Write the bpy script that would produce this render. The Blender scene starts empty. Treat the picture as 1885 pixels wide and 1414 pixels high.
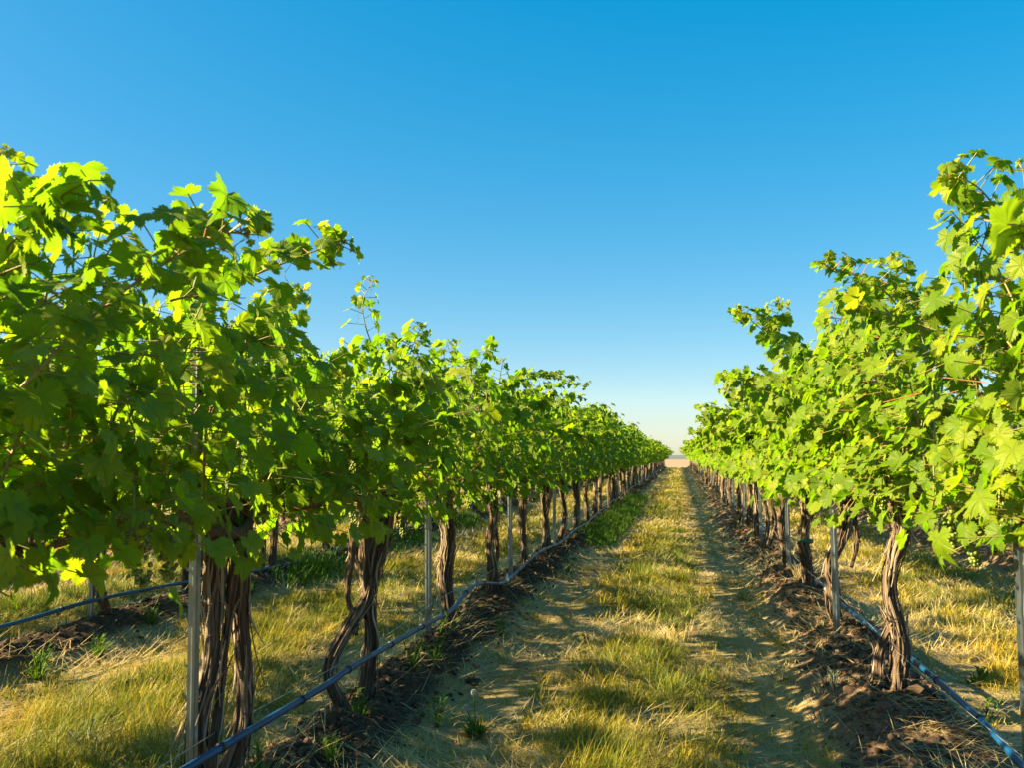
import bpy, math
import numpy as np
R = math.radians

# ------------------------------------------------------------------ camera, sky, sun, exposure
scene = bpy.context.scene
COL = scene.collection
CAMP = np.array([0.0, 0.0, 1.28])
YAW, PITCH = R(10.9), math.atan(131 / 1600.0)
cd = bpy.data.cameras.new('camera')
cam = bpy.data.objects.new('camera', cd)
COL.objects.link(cam)
cam.location = CAMP
cam.rotation_euler = (R(90) + PITCH, 0, YAW)
cd.sensor_width = 36.0
cd.lens = 1600 / 1885 * 36
cd.clip_start = 0.05
cd.clip_end = 60000
cd.dof.use_dof = True
cd.dof.focus_distance = 5.2
cd.dof.aperture_fstop = 9.0
scene.camera = cam

SUN_EL, SUN_AZ = R(28.3), R(-108)          # azimuth measured clockwise from +Y (the rows run along +Y)
world = bpy.data.worlds.new('World')
scene.world = world
world.use_nodes = True
wt = world.node_tree
bg = wt.nodes['Background']
sky = wt.nodes.new('ShaderNodeTexSky')
sky.sky_type = 'NISHITA'
sky.sun_disc = False
sky.sun_elevation = SUN_EL
sky.sun_rotation = SUN_AZ
sky.altitude = 300
sky.air_density = 0.85
sky.dust_density = 0.8
sky.ozone_density = 1.2
hs = wt.nodes.new('ShaderNodeHueSaturation')
hs.inputs['Saturation'].default_value = 2.75
hs.inputs['Hue'].default_value = 0.49
gm0 = wt.nodes.new('ShaderNodeGamma')
gm0.inputs['Gamma'].default_value = 0.42
wt.links.new(sky.outputs[0], gm0.inputs['Color'])
wt.links.new(gm0.outputs[0], hs.inputs['Color'])
wt.links.new(hs.outputs[0], bg.inputs['Color'])
bg.inputs['Strength'].default_value = 0.086

sd = bpy.data.lights.new('sun', 'SUN')
sun = bpy.data.objects.new('sun', sd)
COL.objects.link(sun)
sd.energy = 5.0
sd.angle = R(0.55)
sd.color = (1.0, 0.76, 0.38)
sun.rotation_euler = (R(90) - SUN_EL, 0, math.pi - SUN_AZ)
vs = scene.view_settings
vs.view_transform = 'Standard'
vs.look = 'None'
vs.exposure = 2.45
vs.gamma = 1.0
cy = scene.cycles
cy.max_bounces = 14
cy.diffuse_bounces = 10
cy.glossy_bounces = 2
cy.transmission_bounces = 10
cy.transparent_max_bounces = 4
cy.caustics_reflective = False
cy.caustics_refractive = False
cy.use_denoising = True

# ------------------------------------------------------------------ helpers
rng = np.random.default_rng(7)


def nrm(a):
    a = np.asarray(a, float)
    return a / np.maximum(np.linalg.norm(a, axis=-1, keepdims=True), 1e-9)


class MB:
    """collects vertices, faces and one point attribute and links them as one mesh"""

    def __init__(s):
        s.v, s.a, s.f, s.n = [], [], [], 0

    def add(s, v, faces, mat=0, attr=None):
        v = np.asarray(v, np.float32).reshape(-1, 3)
        if attr is None:
            attr = np.zeros_like(v)
        s.v.append(v)
        s.a.append(np.asarray(attr, np.float32).reshape(-1, 3))
        for f in faces:
            f = np.asarray(f, np.int64)
            if len(f):
                s.f.append((f + s.n, mat))
        s.n += len(v)

    def mesh(s, name, mats, smooth=True):
        me = bpy.data.meshes.new(name)
        v = np.concatenate(s.v)
        a = np.concatenate(s.a)
        li = np.concatenate([f.ravel() for f, m in s.f]).astype(np.int32)
        sz = np.concatenate([np.full(len(f), f.shape[1]) for f, m in s.f])
        mi = np.concatenate([np.full(len(f), m) for f, m in s.f]).astype(np.int32)
        ls = np.concatenate([[0], np.cumsum(sz)[:-1]]).astype(np.int32)
        me.vertices.add(len(v))
        me.vertices.foreach_set('co', v.ravel())
        me.loops.add(len(li))
        me.loops.foreach_set('vertex_index', li)
        me.polygons.add(len(ls))
        me.polygons.foreach_set('loop_start', ls)
        for m in mats:
            me.materials.append(m)
        me.polygons.foreach_set('material_index', mi)
        me.polygons.foreach_set('use_smooth', np.full(len(ls), smooth))
        at = me.attributes.new('luv', 'FLOAT_VECTOR', 'POINT')
        at.data.foreach_set('vector', a.ravel())
        me.update(calc_edges=True)
        return me

    def build(s, name, mats, parent=None, loc=(0, 0, 0), smooth=True):
        return link(name, s.mesh(name, mats, smooth), parent, loc)


def link(name, me, parent=None, loc=(0, 0, 0)):
    o = bpy.data.objects.new(name, me)
    COL.objects.link(o)
    o.parent = parent
    o.location = loc
    return o


def empty(name, loc, label, cat, group=None):
    o = bpy.data.objects.new(name, None)
    COL.objects.link(o)
    o.empty_display_size = 0.1
    o.location = loc
    tag(o, label, cat, group)
    return o


def tag(o, label=None, cat=None, group=None, kind=None):
    if label: o['label'] = label
    if cat: o['category'] = cat
    if group: o['group'] = group
    if kind: o['kind'] = kind
    return o


LAT = np.random.default_rng(3).random((256, 256))


def vnoise(x, y, sh=0):
    x = np.asarray(x, float) + 17.3 * sh
    y = np.asarray(y, float) + 9.1 * sh
    xi = np.floor(x).astype(int)
    yi = np.floor(y).astype(int)
    fx, fy = x - xi, y - yi
    fx, fy = fx * fx * (3 - 2 * fx), fy * fy * (3 - 2 * fy)
    g = lambda i, j: LAT[i % 256, j % 256]
    return (g(xi, yi) * (1 - fx) + g(xi + 1, yi) * fx) * (1 - fy) + (g(xi, yi + 1) * (1 - fx) + g(xi + 1, yi + 1) * fx) * fy


def fbm(x, y, sh=0, o=4):
    t, a = 0, 0.5
    for i in range(o):
        t = t + a * vnoise(x * 2 ** i, y * 2 ** i, sh + i)
        a *= 0.5
    return t


def spline(pts, n):
    p = np.asarray(pts, float)
    p = np.vstack([2 * p[0] - p[1], p, 2 * p[-1] - p[-2]])
    m = len(p) - 3
    u = np.linspace(0, m - 1e-6, n)
    i = u.astype(int)
    t = (u - i)[:, None]
    a, b, c, d = p[i], p[i + 1], p[i + 2], p[i + 3]
    return 0.5 * (2 * b + (c - a) * t + (2 * a - 5 * b + 4 * c - d) * t * t + (3 * b - a - 3 * c + d) * t ** 3)


def grid_faces(nr, ns, closed=True):
    i, j = np.meshgrid(np.arange(nr - 1), np.arange(ns if closed else ns - 1), indexing='ij')
    j2 = (j + 1) % ns
    return np.stack([i * ns + j, i * ns + j2, (i + 1) * ns + j2, (i + 1) * ns + j], -1).reshape(-1, 4)


def tube(path, rad, ns=8, ridge=None, caps=True):
    """rings along path; ridge(theta, s) scales the radius"""
    p = np.asarray(path, float)
    n = len(p)
    rad = np.broadcast_to(np.asarray(rad, float), (n,))
    t = nrm(np.gradient(p, axis=0))
    ref = np.array([1.0, 0, 0]) if abs(t[:, 0]).mean() < 0.8 else np.array([0, 0, 1.0])
    a = nrm(ref - t * (t @ ref)[:, None])
    b = np.cross(t, a)
    th = np.linspace(0, 2 * np.pi, ns, endpoint=False)
    s = np.concatenate([[0], np.cumsum(np.linalg.norm(np.diff(p, axis=0), axis=1))])
    rr = rad[:, None] * np.ones(ns)
    if ridge is not None:
        rr = rr * ridge(th[None, :], s[:, None])
    v = p[:, None] + rr[..., None] * (a[:, None] * np.cos(th)[None, :, None] + b[:, None] * np.sin(th)[None, :, None])
    v = v.reshape(-1, 3)
    f = [grid_faces(n, ns)]
    if caps:
        v = np.vstack([v, p[0], p[-1]])
        j = np.arange(ns)
        k = (j + 1) % ns
        f.append(np.stack([k, j, np.full(ns, n * ns)], -1))
        f.append(np.stack([(n - 1) * ns + j, (n - 1) * ns + k, np.full(ns, n * ns + 1)], -1))
    return v, f


# ------------------------------------------------------------------ materials
def mat(name):
    m = bpy.data.materials.new(name)
    m.use_nodes = True
    nt = m.node_tree
    nt.nodes.clear()
    out = nt.nodes.new('ShaderNodeOutputMaterial')

    def N(t, **k):
        n = nt.nodes.new(t)
        for a, b in k.items():
            if a.startswith('i_'):
                n.inputs[int(a[2:]) if a[2:].isdigit() else a[2:].replace('_', ' ')].default_value = b
            else:
                setattr(n, a, b)
        return n

    def L(a, b):
        nt.links.new(a, b)

    def M(op, a, b=None, clamp=False):
        n = N('ShaderNodeMath', operation=op, use_clamp=clamp)
        for i, x in enumerate((a, b)):
            if x is None: continue
            if isinstance(x, (int, float)): n.inputs[i].default_value = x
            else: L(x, n.inputs[i])
        return n.outputs[0]

    def MIX(f, a, b):
        n = N('ShaderNodeMix', data_type='RGBA')
        for s, x in ((n.inputs[0], f), (n.inputs[6], a), (n.inputs[7], b)):
            if isinstance(x, (int, float)): s.default_value = x
            elif isinstance(x, tuple): s.default_value = (*x, 1)
            else: L(x, s)
        return n.outputs[2]

    def RAMP(f, stops):
        n = N('ShaderNodeValToRGB')
        e = n.color_ramp.elements
        while len(e) < len(stops): e.new(0.5)
        for q, (p, c) in zip(e, stops):
            q.position = p
            q.color = (*c, 1)
        L(f, n.inputs[0])
        return n.outputs[0]

    def NOISE(vec, scale, detail=4, rough=0.6):
        n = N('ShaderNodeTexNoise')
        n.inputs['Scale'].default_value = scale
        n.inputs['Detail'].default_value = detail
        n.inputs['Roughness'].default_value = rough
        if vec is not None: L(vec, n.inputs['Vector'])
        return n.outputs['Fac']

    def MAP(vec, sc):
        n = N('ShaderNodeMapping')
        n.inputs['Scale'].default_value = sc
        L(vec, n.inputs['Vector'])
        return n.outputs[0]

    def BUMP(h, st=0.5, dist=0.01):
        n = N('ShaderNodeBump')
        n.inputs['Strength'].default_value = st
        n.inputs['Distance'].default_value = dist
        L(h, n.inputs['Height'])
        return n.outputs[0]

    def PB(col, rough=0.6, metal=0.0, spec=0.4, normal=None):
        n = N('ShaderNodeBsdfPrincipled')
        for s, x in ((n.inputs['Base Color'], col), (n.inputs['Roughness'], rough)):
            if isinstance(x, tuple): s.default_value = (*x, 1)
            elif isinstance(x, (int, float)): s.default_value = x
            else: L(x, s)
        n.inputs['Metallic'].default_value = metal
        n.inputs['Specular IOR Level'].default_value = spec
        if normal is not None: L(normal, n.inputs['Normal'])
        return n.outputs[0]

    class H: pass
    h = H()
    h.m, h.N, h.L, h.M, h.MIX, h.RAMP, h.NOISE, h.MAP, h.BUMP, h.PB, h.out = m, N, L, M, MIX, RAMP, NOISE, MAP, BUMP, PB, out
    return h


def attr_luv(h):
    a = h.N('ShaderNodeAttribute', attribute_name='luv')
    s = h.N('ShaderNodeSeparateXYZ')
    h.L(a.outputs['Vector'], s.inputs[0])
    return s.outputs


def leaf_material():
    h = mat('vine_leaf')
    u, v, r = attr_luv(h)
    M = h.M
    ang = M('ABSOLUTE', M('ARCTAN2', u, v))
    rad = M('SQRT', M('ADD', M('MULTIPLY', u, u), M('MULTIPLY', v, v)))
    k = M('SUBTRACT', M('MODULO', M('ADD', ang, 0.46), 0.92), 0.46)
    d = M('MULTIPLY', rad, M('ABSOLUTE', M('SINE', k)))
    vein = M('SUBTRACT', 1.0, M('DIVIDE', d, 0.035), True)
    side = M('PINGPONG', M('ADD', rad, M('MULTIPLY', M('ABSOLUTE', k), -0.7)), 0.085)
    vein2 = M('MULTIPLY', M('SUBTRACT', 1.0, M('DIVIDE', side, 0.014), True), 0.45)
    vn = M('MAXIMUM', vein, vein2)
    tc = h.N('ShaderNodeTexCoord').outputs['Object']
    spot = h.NOISE(tc, 26, 3)
    base = h.RAMP(r, [(0.0, (0.055, 0.145, 0.007)), (0.40, (0.135, 0.225, 0.006)), (0.72, (0.23, 0.29, 0.007)), (1.0, (0.26, 0.30, 0.015))])
    base = h.MIX(M('MULTIPLY', spot, 0.35), base, (0.11, 0.16, 0.010))
    refl = h.MIX(M('MULTIPLY', vn, 0.4), base, (0.17, 0.21, 0.06))
    back = h.N('ShaderNodeNewGeometry').outputs['Backfacing']
    refl = h.MIX(M('MULTIPLY', back, 0.30), refl, (0.12, 0.19, 0.035))
    trn = h.RAMP(r, [(0.0, (0.14, 0.36, 0.006)), (0.5, (0.25, 0.45, 0.007)), (0.75, (0.37, 0.50, 0.008)), (1.0, (0.50, 0.50, 0.02))])
    trn = h.MIX(M('MULTIPLY', vn, 0.35), trn, (0.12, 0.17, 0.01))
    # a share of the leaves is scorched along the edge or speckled with age
    hsh = M('FRACT', M('MULTIPLY', r, 61.7))
    n9 = h.NOISE(tc, 60, 4, 0.7)
    edge = M('MULTIPLY', M('SUBTRACT', M('ADD', M('MULTIPLY', rad, 0.55), M('MULTIPLY', n9, 0.6)), 0.72, True), 9.0, True)
    edge = M('MULTIPLY', edge, M('GREATER_THAN', hsh, 0.80))
    refl = h.MIX(edge, refl, (0.20, 0.105, 0.03))
    trn = h.MIX(edge, trn, (0.16, 0.07, 0.01))
    bm = h.BUMP(M('SUBTRACT', M('MULTIPLY', spot, 0.5), vn), 0.5, 0.004)
    pb = h.PB(refl, 0.5, 0, 0.25, bm)
    tr = h.N('ShaderNodeBsdfTranslucent')
    h.L(trn, tr.inputs[0])
    mx = h.N('ShaderNodeMixShader', i_0=0.50)
    h.L(pb, mx.inputs[1])
    h.L(tr.outputs[0], mx.inputs[2])
    h.L(mx.outputs[0], h.out.inputs[0])
    return h.m


def cane_material():
    h = mat('green_cane')
    u, v, r = attr_luv(h)
    c = h.RAMP(r, [(0, (0.13, 0.16, 0.035)), (0.6, (0.20, 0.17, 0.05)), (1, (0.24, 0.10, 0.045))])
    h.L(h.PB(c, 0.5), h.out.inputs[0])
    return h.m


def bark_material(name='bark', dark=(0.022, 0.016, 0.013), mid=(0.14, 0.108, 0.085), pale=(0.42, 0.355, 0.29)):
    h = mat(name)
    tc = h.N('ShaderNodeTexCoord').outputs['Object']
    u, v, r = attr_luv(h)
    n1 = h.NOISE(h.MAP(tc, (1, 1, 0.10)), 85, 5, 0.7)
    n2 = h.NOISE(h.MAP(tc, (1, 1, 0.3)), 14, 4)
    f = h.M('ADD', h.M('MULTIPLY', n1, 0.55), h.M('MULTIPLY', r, 0.45))
    c = h.RAMP(f, [(0.25, dark), (0.5, mid), (0.78, pale)])
    c = h.MIX(h.M('MULTIPLY', n2, 0.5), c, (0.10, 0.068, 0.052))
    h.L(h.PB(c, 0.85, 0, 0.15, h.BUMP(n1, 0.8, 0.008)), h.out.inputs[0])
    return h.m


def steel_material():
    h = mat('galvanised_steel')
    tc = h.N('ShaderNodeTexCoord').outputs['Object']
    n = h.NOISE(h.MAP(tc, (1, 1, 0.25)), 40, 4)
    n2 = h.NOISE(tc, 7, 4)
    c = h.RAMP(n, [(0.3, (0.10, 0.145, 0.19)), (0.7, (0.20, 0.26, 0.32))])
    c = h.MIX(h.M('MULTIPLY', h.M('SUBTRACT', n2, 0.52, True), 3.0, True), c, (0.20, 0.15, 0.12))
    h.L(h.PB(c, h.M('ADD', h.M('MULTIPLY', n, 0.22), 0.26), 0.9, 0.5), h.out.inputs[0])
    return h.m


def simple(name, col, rough=0.5, metal=0.0, spec=0.4, var=0.25, scale=30):
    h = mat(name)
    tc = h.N('ShaderNodeTexCoord').outputs['Object']
    n = h.NOISE(tc, scale, 4)
    dk = tuple(c * (1 - var) for c in col)
    lt = tuple(min(1, c * (1 + var)) for c in col)
    h.L(h.PB(h.RAMP(n, [(0.3, dk), (0.7, lt)]), rough, metal, spec), h.out.inputs[0])
    return h.m


def grass_material(name, stops, trans=0.4, tcol=None):
    """attribute: x along the blade, y random, z dryness"""
    h = mat(name)
    t, r, dry = attr_luv(h)
    f = h.M('ADD', h.M('MULTIPLY', dry, 0.75), h.M('MULTIPLY', h.M('SUBTRACT', r, 0.5), 0.3))
    f = h.M('ADD', f, h.M('MULTIPLY', h.M('SUBTRACT', t, 0.4), 0.3))
    c = h.RAMP(f, stops)
    pb = h.PB(c, 0.6, 0, 0.25)
    tr = h.N('ShaderNodeBsdfTranslucent')
    h.L(c, tr.inputs[0])
    mx = h.N('ShaderNodeMixShader', i_0=trans)
    h.L(pb, mx.inputs[1])
    h.L(tr.outputs[0], mx.inputs[2])
    h.L(mx.outputs[0], h.out.inputs[0])
    return h.m


def ground_material():
    """attribute: x berm weight, y lushness, z wetness of the soil"""
    h = mat('vineyard_soil')
    tc = h.N('ShaderNodeTexCoord').outputs['Object']
    b, g, w = attr_luv(h)
    n1 = h.NOISE(tc, 2.3, 6, 0.65)
    n2 = h.NOISE(tc, 26, 6, 0.7)
    n3 = h.NOISE(h.MAP(tc, (1, 0.5, 1)), 150, 4, 0.7)
    dirt = h.RAMP(n2, [(0.25, (0.15, 0.115, 0.075)), (0.55, (0.28, 0.22, 0.15)), (0.8, (0.40, 0.32, 0.22))])
    thatch = h.RAMP(n3, [(0.25, (0.13, 0.105, 0.05)), (0.5, (0.26, 0.215, 0.105)), (0.75, (0.44, 0.37, 0.19))])
    green = h.RAMP(n3, [(0.3, (0.055, 0.06, 0.02)), (0.7, (0.16, 0.145, 0.055))])
    soil = h.RAMP(n2, [(0.25, (0.055, 0.037, 0.026)), (0.5, (0.125, 0.084, 0.058)), (0.8, (0.24, 0.17, 0.12))])
    wet = h.RAMP(n2, [(0.3, (0.018, 0.013, 0.010)), (0.75, (0.060, 0.042, 0.032))])
    soil = h.MIX(h.M('MULTIPLY', w, h.M('ADD', n1, 0.35), True), soil, wet)
    a = h.MIX(h.M('MULTIPLY', h.M('SUBTRACT', n1, 0.33), 5.0, True), dirt, thatch)
    a = h.MIX(g, a, green)
    far = h.N('ShaderNodeSeparateXYZ')
    h.L(tc, far.inputs[0])
    bb = h.M('ADD', b, h.M('MULTIPLY', h.M('SUBTRACT', n1, 0.5), 0.9))
    bb = h.M('MULTIPLY', h.M('SUBTRACT', bb, 0.25), 3.0, True)
    bb = h.M('MULTIPLY', bb, h.M('GREATER_THAN', b, 0.02))
    c = h.MIX(bb, a, soil)
    # the stubble plain beyond the rows
    nf = h.NOISE(h.MAP(tc, (0.2, 1, 1)), 0.02, 5)
    plain = h.RAMP(nf, [(0.3, (0.21, 0.165, 0.125)), (0.7, (0.27, 0.21, 0.16))])
    c = h.MIX(h.M('DIVIDE', h.M('SUBTRACT', far.outputs[1], 115.0), 60.0, True), c, plain)
    bump = h.M('ADD', n2, h.M('MULTIPLY', n3, 0.4))
    h.L(h.PB(c, 0.95, 0, 0.1, h.BUMP(bump, 0.7, 0.02)), h.out.inputs[0])
    return h.m


LEAF = leaf_material()
CANE = cane_material()
BARK = bark_material()
STEEL = steel_material()
WIRE = simple('wire_steel', (0.42, 0.42, 0.44), 0.4, 0.8)
HOSE = simple('blue_black_tubing', (0.004, 0.050, 0.15), 0.36, 0, 0.35, 0.3, 12)
RING = simple('black_plastic', (0.012, 0.013, 0.016), 0.5)
WHITEP = simple('white_plastic', (0.72, 0.72, 0.70), 0.45)
TIE = simple('green_tie_tape', (0.01, 0.10, 0.06), 0.5)
SOILM = simple('soil_clod', (0.075, 0.052, 0.038), 0.95, 0, 0.1, 0.65, 9)
DEAD = simple('dead_leaf', (0.19, 0.075, 0.035), 0.8, 0, 0.2, 0.5, 14)
TWIG = simple('dry_twig', (0.22, 0.16, 0.11), 0.9, 0, 0.1, 0.4, 20)
GRASS = grass_material('meadow_grass', [(0.05, (0.08, 0.135, 0.016)), (0.32, (0.20, 0.225, 0.020)), (0.58, (0.45, 0.335, 0.024)), (0.95, (0.58, 0.43, 0.075))])
STRAW = grass_material('straw', [(0.1, (0.33, 0.27, 0.13)), (0.5, (0.50, 0.42, 0.21)), (0.9, (0.64, 0.55, 0.32))], 0.15)
WEED = grass_material('weed_leaf', [(0.0, (0.045, 0.12, 0.010)), (0.5, (0.10, 0.21, 0.015)), (0.9, (0.22, 0.29, 0.03))], 0.45)
GREY = grass_material('grey_green_leaf', [(0.0, (0.12, 0.15, 0.10)), (0.5, (0.22, 0.25, 0.18)), (0.9, (0.34, 0.36, 0.27))], 0.2)
FLUFF = simple('seed_fluff', (0.62, 0.60, 0.52), 0.9, 0, 0.1, 0.1)
HILL_HAZE = simple('far_hills_haze_tint', (0.095, 0.118, 0.125), 0.95, 0, 0.1, 0.25, 0.004)  # distance haze painted into the hills' base colour as blue-grey


def grape_material():
    h = mat('unripe_grape')
    u, v, r = attr_luv(h)
    c = h.RAMP(r, [(0, (0.07, 0.12, 0.018)), (1, (0.14, 0.19, 0.035))])
    n = h.N('ShaderNodeBsdfPrincipled')
    h.L(c, n.inputs['Base Color'])
    n.inputs['Roughness'].default_value = 0.4
    n.inputs['Subsurface Weight'].default_value = 0.35
    n.inputs['Subsurface Radius'].default_value = (0.6, 0.9, 0.2)
    n.inputs['Subsurface Scale'].default_value = 0.006
    h.L(n.outputs[0], h.out.inputs[0])
    return h.m


GRAPE = grape_material()

# ------------------------------------------------------------------ ground
ROWS = {'L3': -6.5, 'L2': -4.0, 'L1': -1.5, 'R1': 1.0, 'R2': 3.5}
ROWX = np.array([-9.0, -6.5, -4.0, -1.5, 1.0, 3.5, 6.0])
Y_END = 87.0


def berm_w(x, y):
    x, y = np.asarray(x, float), np.asarray(y, float)
    w = 0
    for k, rx in enumerate(ROWX):
        wob = (vnoise(y * 0.9, 3.1 * k + 0 * y, 5) - 0.5) * 0.16
        wd = 0.25 + 0.09 * (vnoise(y * 1.3, 7.7 * k + 0 * y, 6) - 0.5)
        if rx == 1.0: wd = wd + 0.07
        w = w + np.exp(-np.abs((x - rx - wob) / wd) ** 2.4)
    w = np.minimum(w, 1)
    return w * np.clip((Y_END + 1.5 - y) / 1.5, 0, 1)


def gh(x, y):
    x, y = np.asarray(x, float), np.asarray(y, float)
    near = np.clip((60 - y) / 40, 0, 1)
    b = berm_w(x, y)
    z = b * np.where(np.abs(x - 1.0) < .8, 1.22, 1.06) * (0.15 + 0.17 * (fbm(x * 2.2, y * 2.2, 1) - 0.45))
    z = z + near * b * 0.085 * (fbm(x * 7, y * 7, 2) - 0.5)
    z = z + near * b * 0.030 * (vnoise(x * 30, y * 30, 9) - 0.5)
    z = z + 0.05 * (fbm(x * 0.9, y * 0.9, 4) - 0.5) + near * 0.012 * (fbm(x * 9, y * 9, 3) - 0.5)
    t = np.clip((y - 92) / 170, 0, 1)
    z = z - 12.5 * t * t * (3 - 2 * t)
    return z


def axis_x():
    a = [-6000, -2500, -900, -300, -120, -60, -35, -22, -15, -11.5]
    x = -9.5
    while x < 7.2:
        a.append(x)
        dm = np.min(np.abs(ROWX - x))
        x += 0.024 if (dm < 0.55 and -4.7 < x < 4.3) else 0.055
    return np.array(a + [9, 12, 17, 25, 40, 70, 140, 350, 1000, 2500, 6000])


def axis_y():
    a = [-60, -20, -8, -3, -1, 0.2, 1.0]
    y = 1.6
    while y < 96:
        a.append(y)
        y += max(0.024, 0.0075 * y)
    while y < 300:
        a.append(y)
        y += 8
    return np.array(a + [340, 420, 560, 800, 1200, 1800, 2600, 5000, 9000, 20000])


gx, gy = axis_x(), axis_y()
GX, GY = np.meshgrid(gx, gy)


def lush(x, y):
    """how thickly grass stands: the middle of every alley"""
    x, y = np.asarray(x, float), np.asarray(y, float)
    w = 0
    for c, hw in ((-7.75, 0.8), (-5.25, 0.85), (-2.72, 0.80), (-0.35, 0.52), (2.45, 0.75), (4.75, 0.8)):
        cc = c + (vnoise(y * 0.5, 2.3 * c + 0 * y, 8) - 0.5) * 0.22
        w = w + np.clip(1.25 - (np.abs(x - cc) / hw) ** 1.6, 0, 1)
    w = np.minimum(w, 1) * np.clip(0.12 + 2.6 * (fbm(x * 1.9, y * 1.4, 11) - 0.25), 0, 1)
    return w * (berm_w(x, y) < 0.35)


mb = MB()
ZZ = gh(GX, GY)
wet = np.clip(1.15 - np.minimum(np.abs(GX + 1.45), np.abs(GX + 4.0)) / 0.50, 0, 1) + np.clip(0.3 - np.abs(GX - 1.1), 0, 1)
mb.add(np.stack([GX, GY, ZZ], -1), [grid_faces(len(gy), len(gx), False)], 0, np.stack([berm_w(GX, GY), lush(GX, GY) * np.clip((Y_END + 3 - GY) / 4, 0, 1), np.clip(wet, 0, 1)], -1))
tag(mb.build('ground', [ground_material()]), kind='structure')

# hills on the horizon
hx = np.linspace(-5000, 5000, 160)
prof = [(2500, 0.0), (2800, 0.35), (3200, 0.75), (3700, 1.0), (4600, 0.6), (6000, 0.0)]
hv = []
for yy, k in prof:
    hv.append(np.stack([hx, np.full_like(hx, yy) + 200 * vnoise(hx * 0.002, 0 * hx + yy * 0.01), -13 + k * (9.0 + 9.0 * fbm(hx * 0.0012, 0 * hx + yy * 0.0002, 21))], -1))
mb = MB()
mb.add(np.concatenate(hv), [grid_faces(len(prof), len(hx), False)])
tag(mb.build('hills', [HILL_HAZE]), kind='structure')


# ------------------------------------------------------------------ vine leaves
HALF = [(0, 1.0), (7, .89), (14, .87), (21, .76), (27, .62), (33, .76), (42, .84), (52, .92), (60, .82), (68, .77), (77, .60), (86, .70), (98, .75),
        (110, .78), (122, .70), (136, .69), (150, .62), (162, .48), (172, .26)]
LOWH = [(0, 1.0), (27, .66), (52, .92), (77, .62), (110, .80), (150, .60)]


def leaf_template(lod):
    if lod == 0:
        h = []
        for (a, r), (a2, r2) in zip(HALF[:-1], HALF[1:]):
            h += [(a, r), ((a + a2) / 2, (r + r2) / 2 * 0.87)]
        h.append(HALF[-1])
    elif lod == 1: h = HALF
    else: h = LOWH
    full = h + [(360 - a, r) for a, r in reversed(h[1:])]
    an = np.radians([a for a, r in full])
    ra = np.array([r for a, r in full])
    U, V = -ra * np.sin(an), ra * np.cos(an)
    n = len(full)
    j = np.arange(n)
    k = (j + 1) % n
    if lod == 0:
        U = np.concatenate([U, U * 0.5, [0]])
        V = np.concatenate([V, V * 0.5, [0]])
        return U, V, [np.stack([j, k, n + k, n + j], -1), np.stack([n + j, n + k, np.full(n, 2 * n)], -1)]
    return np.append(U, 0), np.append(V, 0), [np.stack([j, k, np.full(n, n)], -1)]


TEMPL = [leaf_template(i) for i in range(3)]


def add_leaves(mb, rg, P, Nn, T, S, var, lod, mat=0):
    U, V, F = TEMPL[lod]
    M = len(P)
    Nn = nrm(Nn)
    T = nrm(T - Nn * np.sum(T * Nn, 1)[:, None])
    B = np.cross(T, Nn)
    r2 = U * U + V * V
    th = np.arctan2(U, V)
    c1 = rg.normal(-0.12, 0.26, (M, 1))
    c2 = rg.normal(0.25, 0.26, (M, 1))
    c3 = rg.normal(-0.15, 0.22, (M, 1))
    ph = rg.uniform(0, 6.28, (M, 1))
    am = rg.uniform(0.04, 0.17, (M, 1))
    sx = rg.uniform(0.88, 1.15, (M, 1))
    W = c1 * r2 + c2 * np.abs(U) * 0.8 + c3 * V * np.abs(V) + am * np.sin(4 * th + ph) * r2 + 0.5 * am * np.sin(9 * th + 2 * ph) * r2
    s = S[:, None, None]
    v = P[:, None] + s * ((U * sx)[..., None] * B[:, None] + np.broadcast_to(V, (M, len(V)))[..., None] * T[:, None] + W[..., None] * Nn[:, None])
    off = (np.arange(M) * len(U))[:, None, None]
    at = np.stack([np.broadcast_to(U, (M, len(U))), np.broadcast_to(V, (M, len(U))), np.broadcast_to(var[:, None], (M, len(U)))], -1)
    mb.add(v, [(f[None] + off).reshape(-1, f.shape[1]) for f in F], mat, at)


def add_stems(mb, A, B, r, mat=1, var=None):
    """thin three-sided petioles from A to B"""
    M = len(A)
    d = nrm(B - A)
    a = nrm(np.cross(d, np.array([0.3, 0.2, 1.0])))
    b = np.cross(d, a)
    vs_ = []
    for base in (A, B):
        for k in range(3):
            vs_.append(base + r * (a * math.cos(2.094 * k) + b * math.sin(2.094 * k)))
    v = np.stack(vs_, 1)
    f = np.array([[0, 1, 4, 3], [1, 2, 5, 4], [2, 0, 3, 5]])
    at = np.zeros((M, 6, 3))
    if var is not None: at[..., 2] = var[:, None]
    mb.add(v, [(f[None] + (np.arange(M) * 6)[:, None, None]).reshape(-1, 4)], mat, at)


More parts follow.
